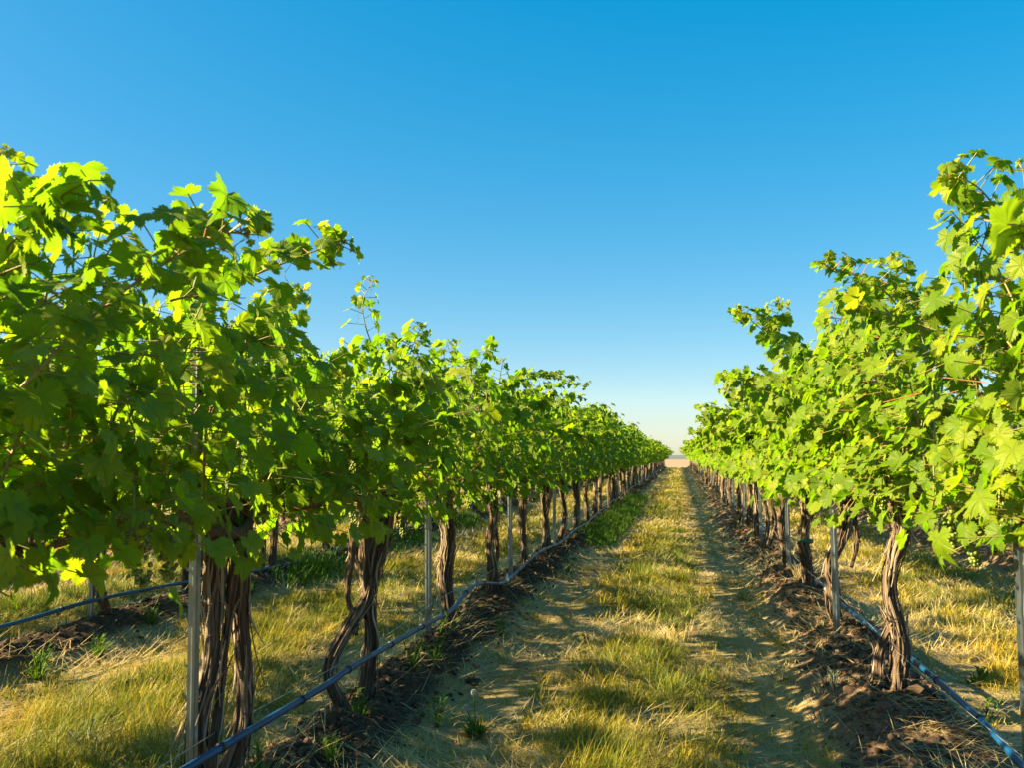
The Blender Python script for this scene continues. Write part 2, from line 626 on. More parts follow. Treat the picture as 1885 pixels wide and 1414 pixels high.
def shoot_leaves(rg, path, outx, size0, taper_from, out):
    """leaves along a shoot: alternate nodes, petioles pointing away"""
    n = len(path)
    t = nrm(np.gradient(path, axis=0))
    for i in range(1, n):
        f = i / (n - 1)
        az = rg.uniform(0, 6.28) if rg.random() < 0.45 else (0 if i % 2 else math.pi) + rg.normal(0, 0.6)
        side = np.array([math.cos(az), math.sin(az), 0.15])
        if outx and rg.random() < 0.5: side[0] = abs(side[0]) * outx
        side = nrm(side - t[i] * (side @ t[i]) * 0.8)
        k = 1.0 if f < taper_from else 1 - 0.50 * (f - taper_from) / (1 - taper_from)
        pl = rg.uniform(0.05, 0.10) * (0.45 + 0.55 * k)
        p = path[i] + side * pl + np.array([0, 0, 0.02 * k])
        s = size0 * k * rg.uniform(0.75, 1.15)
        nn = side * rg.uniform(0.3, 0.9) + np.array([0, 0, rg.uniform(0.35, 1.0)]) + rg.normal(0, 0.28, 3)
        tt = side * 0.7 + np.array([0, 0, -0.75]) + rg.normal(0, 0.35, 3)
        out.append((path[i], p, nn, tt, s, 1 - k))


def canopy(seed, lod, top=1.95, half=0.30, shoots=15, bushy=1.0, flop=0.28, ylen=1.45, low=0.86, ls=1.0):
    rg = np.random.default_rng(seed)
    mb = MB()
    LV = []
    canes = []
    for q in range(shoots):
        y0 = -ylen / 2 + ylen * (q + rg.uniform(0.1, 0.9)) / shoots
        sx = 1 if rg.random() < 0.5 else -1
        p = np.array([rg.normal(0, 0.04), y0, 0.95])
        kind = rg.random()
        fl = kind < flop
        length = rg.uniform(0.80, 1.10) * (top - 0.9) * (1.12 if fl else 1.0)
        if rg.random() < 0.15: length *= 0.6
        d = nrm([sx * rg.uniform(0.0, 0.45 if fl else 0.2), rg.normal(0, 0.22), 1.0])
        st = 0.055
        pts = [p.copy()]
        for i in range(int(length / st)):
            d = d + rg.normal(0, 0.07, 3)
            if fl: d = d + np.array([sx * 0.05, 0, -0.075 if i > 4 else 0])
            else:
                d[0] -= 0.5 * (p[0] + d[0] * st) if abs(p[0]) > 0.14 else 0
                if p[2] > top - 0.05: d = d + np.array([sx * 0.16, 0, -0.10])
            d = nrm(d)
            p = p + d * st
            pts.append(p.copy())
        path = np.array(pts)
        canes.append((path, rg.random()))
        shoot_leaves(rg, path, sx if fl else 0, 0.062, 0.80, LV)
        # leaves of the side shoots, standing out from the wall on both faces
        for i in range(1, len(path)):
            for z in range(rg.poisson(1.75 * bushy)):
                s2 = 1 if rg.random() < 0.5 else -1
                o = np.array([s2 * min(abs(rg.normal(half * 0.55, half * 0.38)), half * 1.15), rg.normal(0, 0.07), rg.normal(0.0, 0.06)])
                f_ = i / (len(path) - 1)
                if f_ > 0.55: o = o * (1 - 1.45 * (f_ - 0.55))
                if path[i][0] * s2 > 0.16: o = o * 0.45
                p2 = path[i] + o
                nn = np.array([s2 * rg.uniform(0.2, 1.1), rg.normal(0, 0.45), rg.uniform(0.1, 1.0)])
                tt = np.array([s2 * 0.45, rg.normal(0, 0.45), -0.9])
                LV.append((path[i] + o * 0.35, p2, nn, tt, 0.063 * rg.uniform(0.5, 1.25), rg.random() ** 4 * 0.5))
    for i in range(int(95 * bushy)):
        s2 = 1 if rg.random() < 0.5 else -1
        y0 = rg.uniform(-ylen / 2, ylen / 2)
        zz = low + 0.16 * rg.random() - 0.09 * math.sin(y0 * 5 + seed) - 0.05 * rg.random() ** 2
        p2 = np.array([s2 * abs(rg.normal(half * 0.5, half * 0.45)), y0, zz])
        LV.append((np.array([p2[0] * 0.4, y0, 0.98]), p2, np.array([s2 * rg.uniform(0.3, 1.2), rg.normal(0, 0.5), rg.uniform(0.1, 0.8)]),
                   np.array([s2 * 0.25, rg.normal(0, 0.35), -1.0]), 0.064 * rg.uniform(0.6, 1.2), 0.0))
    LV = [(a_, b_, c_, d_, e_ * ls, f_) for a_, b_, c_, d_, e_, f_ in LV]
    emit(mb, rg, LV, lod)
    if lod < 2:
        for path, r in canes:
            v, f = tube(path, np.linspace(0.0048, 0.0018, len(path)), 5, None, False)
            mb.add(v, f, 1, np.tile([0, 0, r], (len(v), 1)))
    return mb


def emit(mb, rg, LV, lod):
    A = np.array([l[0] for l in LV])
    P = np.array([l[1] for l in LV])
    Nn = np.array([l[2] for l in LV])
    T = np.array([l[3] for l in LV])
    S = np.array([l[4] for l in LV])
    yg = np.array([l[5] for l in LV])
    var = np.clip(rg.beta(2.2, 2.4, len(S)) * 0.72 + 0.5 * yg, 0, 1)
    if lod == 2: S = S * 1.08
    add_leaves(mb, rg, P, Nn, T, S, var, lod)
    if lod < 2:
        ln = np.linalg.norm(P - A, axis=1)
        far_ = ln > 0.14
        A = np.where(far_[:, None], P + (A - P) * (0.14 / np.maximum(ln, 1e-6))[:, None], A)
        add_stems(mb, A, P, 0.0017 if lod == 0 else 0.0022, 1, rg.random(len(S)))


def shoot_mesh(seed, pts, size, lod=0, taper=0.45, step=0.05, dense=1):
    """one long shoot with its own leaves (local coordinates)"""
    rg = np.random.default_rng(seed)
    L_ = np.sum(np.linalg.norm(np.diff(np.asarray(pts), axis=0), axis=1))
    path = spline(pts, max(6, int(L_ / step) + 1))
    mb = MB()
    LV = []
    for k in range(dense): shoot_leaves(rg, path, 0, size, taper, LV)
    # crumpled growing tip
    e = path[-1]
    d = nrm(path[-1] - path[-3])
    for k in range(5):
        LV.append((e, e + rg.normal(0, 0.012, 3) + d * 0.01, rg.normal(0, 0.6, 3) + [0, 0, 0.6], d * 0.6 + rg.normal(0, 0.6, 3) + [0, 0, -0.3], size * rg.uniform(0.22, 0.4), 0.9))
    emit(mb, rg, LV, lod)
    v, f = tube(path, np.linspace(0.0036, 0.0014, len(path)), 6, None, False)
    mb.add(v, f, 1, np.tile([0, 0, 0.35], (len(v), 1)))
    # tendrils
    for k in range(2):
        i = rg.integers(len(path) // 2, len(path))
        a = np.linspace(0, 1, 14)
        w = rg.normal(0, 1, 3) * [1, 1, 0.3]
        tp = path[i] + np.outer(a, w * 0.03) + np.stack([0.006 * np.sin(a * 9), 0.006 * np.cos(a * 8), -0.08 * a], -1)
        v, f = tube(tp, 0.0009, 4, None, False)
        mb.add(v, f, 1, np.tile([0, 0, 0.1], (len(v), 1)))
    return mb


def cluster_mb(seed, length=0.15):
    rg = np.random.default_rng(seed)
    mb = MB()
    ph = np.array([[0, 0, 1]] + [[math.cos(a) * math.sin(b), math.sin(a) * math.sin(b), math.cos(b)] for b in (0.8, 1.57, 2.35) for a in np.arange(6) * 1.047 + b] + [[0, 0, -1]])
    F3 = [[0, 1 + k, 1 + (k + 1) % 6] for k in range(6)] + [[19, 13 + (k + 1) % 6, 13 + k] for k in range(6)]
    F4 = [[1 + 6 * q + k, 7 + 6 * q + k, 7 + 6 * q + (k + 1) % 6, 1 + 6 * q + (k + 1) % 6] for q in range(2) for k in range(6)]
    for i in range(75):
        t = rg.random() ** 0.8
        rad = 0.036 * (1 - t) ** 0.6 + 0.006
        a = rg.uniform(0, 6.28)
        rr = rad * math.sqrt(rg.uniform(0.3, 1))
        c = np.array([rr * math.cos(a), rr * math.sin(a), -t * length])
        r = rg.uniform(0.0055, 0.0078)
        mb.add(c + ph * r, [np.array(F3), np.array(F4)], 0, np.tile([0, 0, rg.random()], (20, 1)))
    v, f = tube([[0, 0, 0.05], [0.004, 0, 0.0], [0, 0, -length * 0.8]], [0.0025, 0.002, 0.001], 5)
    mb.add(v, f, 1, np.tile([0, 0, 0.3], (len(v), 1)))
    return mb


# ------------------------------------------------------------------ trunks
def trunk_mb(seed, pts, hi=True, strips=44):
    """shaggy stem; pts = (x, y, z, radius) along its length"""
    rg = np.random.default_rng(seed)
    n = 64 if hi else 16
    ns = 64 if hi else 10
    P = spline(np.asarray(pts, float), n)
    path, rad = P[:, :3].copy(), P[:, 3] * 0.82
    zz = np.linspace(0, 1, n)
    for a in (0, 1):
        path[:, a] += 0.012 * np.sin(zz * rg.uniform(8, 14) + rg.uniform(0, 6))
    rad = rad * (1 + 0.10 * np.sin(zz * rg.uniform(9, 16) + rg.uniform(0, 6)) + 0.22 * np.exp(-zz * 12))
    ks = [(2, .07), (6, .06), (10, .08), (16, .08), (24, .07), (32, .05)] if hi else [(3, .12), (5, .10)]
    pr = [(k, a, rg.uniform(0, 6.28), rg.normal(0, 0.9), rg.uniform(8, 30), rg.uniform(0, 6.28)) for k, a in ks]

    def ridge(th, s):
        r = 1.0
        for k, a, p0, tw, w, p1 in pr:
            r = r + a * (1 - 2 * np.abs(np.sin(k * 0.5 * (th + 0.12 * np.sin(w * s + p1)) * 1.0 + p0 + tw * s)) ** 0.8)
        return r
    # keep every ridge whole-numbered round the stem
    pr = [(2 * max(1, k // 2), a, p0, tw, w, p1) for k, a, p0, tw, w, p1 in pr]
    v, f = tube(path, rad, ns, ridge)
    r = np.linalg.norm(v[:n * ns].reshape(n, ns, 3) - path[:, None], axis=2) / rad[:, None]
    at = np.zeros((len(v), 3))
    at[:n * ns, 2] = np.clip((r - 0.75) / 0.55, 0, 1).ravel()
    mb = MB()
    mb.add(v, f, 0, at)
    for k in range(strips):                 # loose strips of bark
        i0 = int(rg.uniform(0.02, 0.75) * n)
        m = int(rg.uniform(0.12, 0.38) * n)
        i = np.arange(i0, min(n - 1, i0 + m))
        if len(i) < 4: continue
        u = np.linspace(0, 1, len(i))
        th = rg.uniform(0, 6.28) + rg.normal(0, 0.35) * u + 0.12 * np.sin(u * rg.uniform(4, 12))
        peel = rg.uniform(0.0, 0.045) * (u ** 4 if rg.random() < 0.5 else (1 - u) ** 4) * (1.5 if rg.random() < 0.2 else 1)
        ro = rad[i] * rg.uniform(1.04, 1.18) + peel
        w = rg.uniform(0.002, 0.0085) * np.sin(np.pi * (0.08 + 0.84 * u))
        c = path[i] + np.stack([ro * np.cos(th), ro * np.sin(th), -0.25 * peel], -1)
        tg = np.stack([-np.sin(th), np.cos(th), 0.2 * np.sin(th * 3)], -1)
        rn = np.stack([np.cos(th), np.sin(th), 0 * th], -1)
        vv = np.stack([c - tg * w[:, None], c + rn * 0.003, c + tg * w[:, None]], 1).reshape(-1, 3)
        mb.add(vv, [grid_faces(len(i), 3, False)], 0, np.tile([0, 0, rg.uniform(0.2, 1.0)], (len(vv), 1)))
    return mb


def default_trunk(seed):
    rg = np.random.default_rng(seed)
    b = rg.normal(0, 0.03, 2)
    m = b * 0.3 + rg.normal(0, 0.035, 2)
    t = rg.normal(0, 0.02, 2)
    s = rg.uniform(0.8, 1.15)
    return [(b[0], b[1], -0.02, 0.050 * s), (m[0], m[1], 0.25, 0.042 * s), (m[0] * 0.5 + t[0] * 0.5 + rg.normal(0, 0.02), m[1], 0.55, 0.043 * s), (t[0], t[1], 0.84, 0.055 * s), (t[0], t[1], 0.97, 0.045 * s)]


def cordon_mb(seed, hi=True):
    rg = np.random.default_rng(seed)
    mb = MB()
    for s in (-1, 1):
        pts = [(0, 0, 0.90, 0.034), (0.02, s * 0.12, 0.955, 0.022), (rg.normal(0, 0.015), s * 0.40, 0.945 + rg.normal(0, 0.01), 0.017), (rg.normal(0, 0.015), s * 0.72, 0.95, 0.011)]
        P = spline(pts, 26 if hi else 8)
        kk = rg.uniform(0, 6, 3)
        v, f = tube(P[:, :3], P[:, 3], 14 if hi else 6, lambda th, q: 1 + 0.13 * np.sin(4 * th + 12 * q + kk[0]) + 0.10 * np.sin(7 * th - 20 * q + kk[1]))
        mb.add(v, f, 0, np.tile([0, 0, 0.45], (len(v), 1)))
        for k in range(7):                  # knobby spurs
            y = s * (0.1 + 0.6 * (k + rg.random()) / 7)
            a = np.array([rg.normal(0, 0.01), y, 0.95])
            v, f = tube([a, a + [rg.normal(0, 0.02), rg.normal(0, 0.01), 0.05], a + [rg.normal(0, 0.03), rg.normal(0, 0.02), 0.085]], [0.016, 0.014, 0.009], 7)
            mb.add(v, f, 0, np.tile([0, 0, 0.35], (len(v), 1)))
    return mb


# shared meshes for the vines past the nearest ones
LM = [LEAF, CANE]
MID = [canopy(100 + i, 1, 1.90 + 0.09 * (i % 3 - 1), 0.29, 17, .92, .26, 1.45, .91).mesh('canopy', LM) for i in range(6)]
FAR = [canopy(200 + i, 2, 1.87 + 0.10 * (i % 3 - 1), 0.29, 16, .92, .26, 1.45, .91).mesh('canopy', LM) for i in range(6)]
TRM = [trunk_mb(300 + i, default_trunk(300 + i), True, 40).mesh('trunk', [BARK]) for i in range(8)]
TRL = [trunk_mb(330 + i, default_trunk(330 + i), False, 5).mesh('trunk', [BARK]) for i in range(8)]
COR = [cordon_mb(360 + i).mesh('cordon', [BARK]) for i in range(3)]
CORL = [cordon_mb(370 + i, False).mesh('cordon', [BARK]) for i in range(3)]
CLU = [cluster_mb(390 + i, 0.12 + 0.02 * i).mesh('grape_cluster', [GRAPE, CANE]) for i in range(4)]

ORD = ['nearest', 'second', 'third', 'fourth', 'fifth', 'sixth', 'seventh', 'eighth', 'ninth', 'tenth', 'eleventh', 'twelfth']
ROWN = {'L1': 'near row left of the path', 'R1': 'near row right of the path',
        'L2': 'second row left of the path', 'L3': 'third row left of the path', 'R2': 'second row right of the path'}

VY = {'L1': [1.25, 2.66, 4.02, 5.56, 6.93, 8.48, 9.98], 'R1': [2.55, 4.49, 6.12, 7.42, 9.0, 10.6],
      'L2': [1.2, 2.65, 4.1, 5.52, 6.75, 8.12, 9.55, 10.95, 12.35], 'L3': [4.9], 'R2': [9.2]}
YMAX = {'L1': Y_END - 0.6, 'R1': Y_END - 1.0, 'L2': Y_END - 1, 'L3': 48, 'R2': 70}
for k in VY:
    while VY[k][-1] + 1.45 < YMAX[k]:
        VY[k].append(VY[k][-1] + 1.45 + rng.normal(0, 0.05))

# the nearest vines get stems shaped one by one (x, y, z, radius from the vine's foot)
STEMS = {
    ('L1', 1): [[(-0.035, -0.05, -0.05, .046), (-0.02, -0.04, .25, .036), (-.01, 0.00, .5, .032), (-0.01, 0.02, .8, .040), (0, 0.0, .96, .05)],
                [(.0, 0.05, -.05, .044), (0.045, 0.08, .2, .032), (.055, .10, .5, .027), (.045, .09, .78, .032), (0.01, .06, .95, .042)],
                [(.01, -.06, .0, .022), (.02, .0, .3, .018), (.03, .05, .6, .016), (.02, .08, .9, .022)]],
    ('L1', 2): [[(.02, .02, -.05, .038), (.02, .02, .3, .032), (0, .06, .6, .036), (-.02, .10, .85, .045), (0, .08, .97, .04)],
                [(-.05, -.09, -.05, .036), (-.105, -.12, .14, .036), (-.06, -.06, .34, .038), (.02, .05, .50, .038), (.05, .14, .72, .040), (0.05, .13, .95, .050)],
                [(-.03, -.02, .30, .012), (-.045, -.06, .5, .014), (-.05, -.03, .8, .024)]],
    ('L1', 3): [[(0, 0, -.05, .055), (.0, .02, .3, .050), (.0, -.02, .6, .052), (-.0, -.05, .85, .058), (0, -.03, .97, .05)]],
    ('L1', 4): [[(0, -.02, -.05, .050), (0, -.03, .3, .042), (0, .02, .6, .040), (0, .03, .95, .048)], [(.02, .05, .0, .024), (.02, .09, .3, .022), (.01, .05, .7, .024)]],
    ('R1', 0): [[(.03, .05, -.05, .06), (.02, .06, .4, .05), (0, .12, .8, .055), (-.01, .16, .97, .05)]],
    ('R1', 1): [[(-.01, .0, -.06, .056), (.005, 0, .18, .047), (-.015, -.01, .45, .042), (.015, -.02, .72, .045), (.02, -.04, .93, .050)],
                [(-.15, -.01, -.03, .030), (-.085, -.01, .09, .030), (-.035, 0, .28, .022), (-.03, .0, .38, .010)]],
    ('R1', 2): [[(.05, .02, -.05, .060), (-.03, -.02, .14, .046), (-.03, -.03, .36, .050), (.06, .05, .62, .048), (.11, .10, .95, .05)],
                [(.12, .12, .35, .015), (.17, .16, .65, .018), (.14, .14, .95, .02)]],
    ('R1', 3): [[(0, .05, -.05, .058), (-.02, .02, .35, .050), (0, 0, .65, .056), (.02, -.02, .95, .06)]],
}

# long shoots that stand out against the sky: row, index of the vine, leaf size, world points along the shoot
SHOOTS = [
    ('L1', 0, .066, .75, [[-1.15, 1.35, 1.40], [-1.06, 1.43, 1.55], [-0.98, 1.54, 1.67], [-0.92, 1.62, 1.735], [-0.90, 1.68, 1.75]]),
    ('L1', 1, .068, .40, [[-1.29, 2.02, 1.68], [-1.22, 2.18, 1.75], [-1.11, 2.29, 1.83], [-1.02, 2.39, 1.90], [-0.99, 2.41, 1.92]]),
    ('L1', 2, .060, .40, [[-1.4, 3.99, 1.67], [-1.48, 3.95, 1.9], [-1.49, 3.94, 2.03], [-1.44, 3.94, 2.12]]),
    ('L1', 4, .068, .45, [[-1.46, 6.63, 1.7], [-1.23, 6.76, 1.87], [-0.99, 6.91, 1.9], [-0.76, 7.06, 1.84]]),
    ('L1', 0, .060, .30, [[-1.43, 1.73, 1.6], [-1.39, 1.73, 1.78], [-1.37, 1.73, 1.87]]),
    ('L1', 0, .060, .40, [[-1.35, 1.49, 1.66], [-1.32, 1.49, 1.78], [-1.33, 1.48, 1.89]]),
    ('L1', 1, .070, .35, [[-1.53, 2.95, 1.63], [-1.46, 2.95, 1.79], [-1.36, 2.96, 1.87]]),
    ('L1', 4, .065, .40, [[-1.3, 6.16, 1.66], [-1.27, 6.15, 1.86], [-1.25, 6.14, 1.96]]),
    ('L1', 2, .075, .40, [[-1.45, 4.48, 1.74], [-1.4, 4.48, 1.9], [-1.36, 4.48, 1.97]]),
    ('R1', 0, .075, .40, [[0.99, 2.69, 1.85], [0.88, 2.61, 1.98], [0.8, 2.54, 2.03], [0.73, 2.53, 2.045]]),
    ('R1', 0, .052, .45, [[1.05, 2.8, 1.9], [1.03, 2.79, 2.05], [1.02, 2.78, 2.13]]),
    ('R1', 1, .080, .35, [[1.0, 3.95, 1.70], [0.88, 3.8, 1.92], [0.73, 3.71, 2.01], [0.58, 3.62, 2.04]]),
    ('R1', 1, .070, .40, [[1.01, 4.04, 1.75], [0.93, 4.0, 2.01], [0.91, 3.99, 2.14]]),
    ('R1', 2, .085, .40, [[0.89, 5.46, 1.6], [0.65, 5.48, 1.89], [0.47, 5.42, 2.07], [0.36, 5.35, 2.15]]),
    ('R1', 2, .080, .40, [[0.7, 5.61, 1.81], [0.61, 5.57, 2.06], [0.62, 5.56, 2.22]]),
    ('R1', 2, .080, .40, [[0.99, 5.46, 1.86], [0.93, 5.43, 2.08], [0.9, 5.41, 2.24]]),
    ('R1', 3, .085, .40, [[0.82, 7.8, 1.5], [0.54, 7.63, 1.72], [0.38, 7.58, 1.83]]),
    ('R1', 3, .080, .40, [[0.7, 7.47, 1.58], [0.64, 7.44, 1.81], [0.59, 7.42, 1.92]]),
    ('R1', 5, .085, .40, [[0.6, 9.95, 1.5], [0.36, 9.9, 1.62], [0.2, 9.85, 1.66]]),
    ('R1', 5, .085, .40, [[0.6, 10.1, 1.57], [0.42, 10.06, 1.73], [0.3, 10.03, 1.81]]),
]
NEAR = {  # canopy settings of the nearest vines (top, half width, shoots, bushiness, flop, low edge)
    ('L1', 0): (1.75, .29, 25, 1.75, .12, .87), ('L1', 1): (1.63, .31, 20, 1.6, .15, .92), ('L1', 2): (1.69, .29, 17, 1.0, .25, .90),
    ('L1', 3): (1.90, .30, 16, .95, .25, .90), ('L1', 4): (1.86, .29, 16, .95, .25, .91), ('L1', 5): (1.90, .29, 16, .95, .25, .91),
    ('R1', 0): (1.86, .25, 21, 2.3, .10, .97), ('R1', 1): (1.92, .29, 20, 1.6, .22, .90), ('R1', 2): (1.95, .30, 19, 1.5, .28, .90),
    ('R1', 3): (1.94, .30, 18, 1.35, .28, .90), ('R1', 4): (1.94, .30, 18, 1.35, .25, .90)}
LOOK = {('L1', 0): 'nearest leafy vine of the left row, its big dark leaves filling the left edge',
        ('L1', 1): 'grapevine with split twin stem gripping a steel post and coiled arm on top',
        ('L1', 2): 'shaggy grapevine with a bowed second stem crossing behind the blue hose',
        ('L1', 3): 'grapevine with one thick upright trunk right behind the first slim free post',
        ('L1', 4): 'grapevine whose long leafy shoot reaches sideways over the path',
        ('R1', 0): 'tall leafy grapevine cut by the right picture edge, above the glossy hose',
        ('R1', 1): 'grapevine with thick straight trunk split at its foot, grapes hanging beside it',
        ('R1', 2): 'grapevine with crooked leaning trunk crossing behind a steel post',
        ('R1', 3): 'grapevine with green tie tape around its trunk, right row'}

VINES = {}


def vine_label(row, i):
    if (row, i) in LOOK: return LOOK[(row, i)], None
    skip = sum(y < {'L2': 4.5, 'L3': 7.3, 'R2': 9.7}.get(row, 0) for y in VY[row])
    if i < skip: return 'grapevine standing just outside the picture edge, in the ' + ROWN[row], 'grapevines at the picture edge, ' + ROWN[row]
    i -= skip
    if i < 12: return '%s grapevine from the camera in the %s' % (ORD[i], ROWN[row]), 'grapevines in the ' + ROWN[row]
    return 'small distant grapevine beyond the twelfth in the ' + ROWN[row], 'distant grapevines of the ' + ROWN[row]


def make_vine(row, i, y):
    x = ROWS[row]
    z = float(gh(x, y))
    lab, grp = vine_label(row, i)
    root = empty('grapevine', (x, y, z), lab, 'grapevine', grp or 'grapevines in the ' + ROWN[row])
    VINES[(row, i)] = root
    dz = 0.125 - z                                  # the wires run level: heads keep one height
    rot = math.pi if rng.random() < 0.5 else 0.0
    if (row, i) in STEMS:
        for k, s in enumerate(STEMS[(row, i)]):
            trunk_mb(500 + 17 * i + k + (50 if row == 'R1' else 0), s, True, 60 if s[0][3] > 0.025 else 14).build('trunk', [BARK], root)
    else:
        near = y < 22 and row != 'L3'
        t = link('trunk', (TRM if near else TRL)[rng.integers(8)], root)
        t.rotation_euler = (0, 0, rng.uniform(0, 6.28))
        if rng.random() < 0.45:
            t = link('trunk', (TRM if near else TRL)[rng.integers(8)], root, (rng.normal(0, .03), rng.choice([-1, 1]) * rng.uniform(.07, .13), 0))
            t.rotation_euler = (rng.normal(0, .04), 0, rng.uniform(0, 6.28))
            t.scale = (.7, .7, 1)
    link('cordon', (COR if y < 22 else CORL)[rng.integers(3)], root, (0, 0, dz))
    if (row, i) in NEAR:
        a = NEAR[(row, i)]
        canopy((700 if (row, i) != ('L1', 1) else 755) + i + (40 if row == 'R1' else 0), 0, a[0], a[1], a[2], a[3], a[4], 1.15 if (row, i) == ('R1', 0) else 1.5, a[5], {('R1', 0): .76, ('R1', 1): .88, ('L1', 0): .80, ('L1', 1): .90}.get((row, i), 1.0)).build('canopy', LM, root, (0, 0, dz))
    else:
        c = link('canopy', (MID if (y < 26 and row in ('L1', 'R1')) or y < 14 else FAR)[rng.integers(6)], root, (0, 0, dz))
        c.rotation_euler = (0, 0, rot)
        c.scale = (1, 1, rng.uniform(0.95, 1.03) * (1.05 if row in ('L2', 'L3') else 1))
    if row in ('L1', 'R1') and y < 16 and (row, i) not in (('R1', 0), ('R1', 1), ('L1', 1)):
        for k in range(rng.integers(2, 5)):
            s = rng.choice([-1, 1])
            c = link('grape_cluster', CLU[rng.integers(4)], root, (s * rng.uniform(.08, .26), rng.uniform(-.6, .6), dz + rng.uniform(.86, .98)))
            c.rotation_euler = (rng.normal(0, .15), rng.normal(0, .15), rng.uniform(0, 6.28))
    return root


for row in VY:
    for i, y in enumerate(VY[row]):
        make_vine(row, i, y)

for q, (row, i, size, taper, pts) in enumerate(SHOOTS):
    root = VINES[(row, i)]
    loc = np.array(root.location)
    shoot_mesh(900 + q, np.array(pts) - loc, size * .80 if row == 'R1' else size * .82, 0 if pts[0][1] < 8.2 else 1, taper, 0.028, (3 if row == 'L1' and i < 2 else 2) if size > .065 else 1).build('shoot', LM, root)


# clusters the photograph shows plainly
def put_cluster(row, i, w, k):
    root = VINES[(row, i)]
    c = link('grape_cluster', CLU[k], root, np.array(w) - np.array(root.location))
    c.rotation_euler = (0.08, 0.1, 1.3 * k)


put_cluster('L1', 0, (-1.22, 1.80, 1.16), 3)
put_cluster('L1', 1, (-1.28, 2.06, 1.10), 1)
put_cluster('R1', 0, (0.84, 2.84, 1.13), 3)
put_cluster('R1', 0, (0.82, 2.95, 1.15), 2)
put_cluster('R1', 0, (0.86, 2.62, 1.15), 1)
put_cluster('R1', 1, (0.84, 3.95, 1.13), 1)

# green tape on the fourth trunk of the right row, thick dead arm coiled on the second vine of the left row
r3 = VINES[('R1', 3)]
for zz in (0.36, 0.84):
    v, f = tube([(-.015, .02, zz), (-.012, .018, zz + .022)], .066, 20, lambda th, s: 1 + .05 * np.sin(3 * th))
    m_ = MB(); m_.add(v, f); m_.build('tie_tape', [TIE], r3)
a = np.linspace(0, 7.5, 60)
m_ = MB()
for k in range(3):
    p = np.stack([.075 * np.cos(a + k) + .01, .02 + .10 * np.sin(a + k), .82 + .014 * a / 2 + .012 * np.sin(3 * a + k)], -1)
    v, f = tube(p, .016 - .003 * k, 9, lambda th, s: 1 + .16 * np.sin(3 * th + 30 * s))
    m_.add(v, f, 0, np.tile([0, 0, .35], (len(v), 1)))
m_.build('coiled_arm', [BARK], VINES[('L1', 1)])


# ------------------------------------------------------------------ posts
def post_mesh(height=1.60, hi=True):
    c = np.array([(-.011, .030), (-.018, .031), (-.019, .004), (-.008, .0), (-.004, -.005), (.004, -.005), (.008, .0), (.019, .004), (.018, .031), (.011, .030)])
    t = nrm(np.gradient(c, axis=0))
    nn = np.stack([-t[:, 1], t[:, 0]], -1)
    c = c * 0.86
    ring = np.concatenate([c + nn * .0013, (c - nn * .0013)[::-1]])
    n = len(ring)
    zs = np.array([-0.25, height])
    v = np.concatenate([np.column_stack([ring, np.full(n, z)]) for z in zs])
    mb = MB()
    j = np.arange(len(c) - 1)
    cap = np.stack([n + j, n + j + 1, n + n - 2 - j, n + n - 1 - j], -1)
    mb.add(v, [grid_faces(2, n), cap])
    if hi:                                   # pressed wire hooks along both edges
        for z in np.arange(0.35, height - 0.02, 0.10):
            for s in (-1, 1):
                q = np.array([[0, 0, 0], [.010, 0, .004], [.012, 0, .022], [.0085, 0, .022], [.007, 0, .008], [0, 0, .014]]) * [s, 1, 1] + [s * .0155, .012, z]
                q2 = q + [0, .002, 0]
                vv = np.concatenate([q, q2])
                jj = np.arange(6)
                mb.add(vv, [grid_faces(2, 6), np.array([jj[::-1]]), np.array([jj + 6])])
    return mb.mesh('metal_post', [STEEL], False)


POST, POSTL = post_mesh(), post_mesh(1.60, False)
PY = {'L1': [2.57, 5.26, 7.93, 10.75, 13.5], 'R1': [2.85, 5.75, 8.66, 11.5, 14.5], 'L2': [5.44, 8.22, 11.0, 13.8], 'R2': [10.1], 'L3': [7.6]}
PLOOK = {('L1', 0): 'galvanised steel post pressed against the split twin trunk, bottom left', ('L1', 1): 'slim free-standing steel post beside thick upright trunk, left of the path',
         ('R1', 0): 'steel post at the right picture edge beside the glossy blue hose', ('R1', 1): 'steel post in front of the crooked leaning trunk, right row'}
for row in PY:
    while PY[row][-1] + 2.85 < YMAX[row]:
        PY[row].append(PY[row][-1] + 2.85)
    for i, y in enumerate(PY[row]):
        x = ROWS[row] + (-.03 if row in ('L1',) and i else .0) + (-.06 if row == 'R1' and i == 1 else 0)
        if row == 'L1' and i == 0: x = -1.515
        o = link('metal_post', POST if y < 16 else POSTL, None, (x, y, float(gh(x, y)) - .02))
        o.rotation_euler = (rng.normal(0, .006), rng.normal(0, .012), (.8 if row[0] == 'L' else .35) + rng.uniform(-.15, .15))
        if (row, i) == ('L1', 0): o.rotation_euler = (0.02, -.012, .55)
        if (row, i) == ('R1', 0): o.rotation_euler = (0, 0, .4)
        if (row, i) in PLOOK: lab = PLOOK[(row, i)]
        elif i < 8: lab = '%s steel trellis post from the camera in the %s' % (ORD[i], ROWN[row])
        else: lab = 'thin distant steel post past the eighth in the ' + ROWN[row]
        tag(o, lab, 'post', ('far' if i >= 8 else 'near') + ' trellis posts of the ' + ROWN[row])


# ------------------------------------------------------------------ wires
def wire(row, dx, z, rad, lab, sag=0.012, grp=None, y0=-0.5):
    ys = np.arange(y0, YMAX[row] + .6, 0.35)
    pts = np.stack([ROWS[row] + dx + 0 * ys, ys, z - sag * np.sin(np.pi * ((ys - PY[row][0]) / 2.75 % 1))], -1)
    v, f = tube(pts, rad, 6)
    m_ = MB(); m_.add(v, f)
    tag(m_.build('trellis_wire', [WIRE]), lab, 'wire', grp)


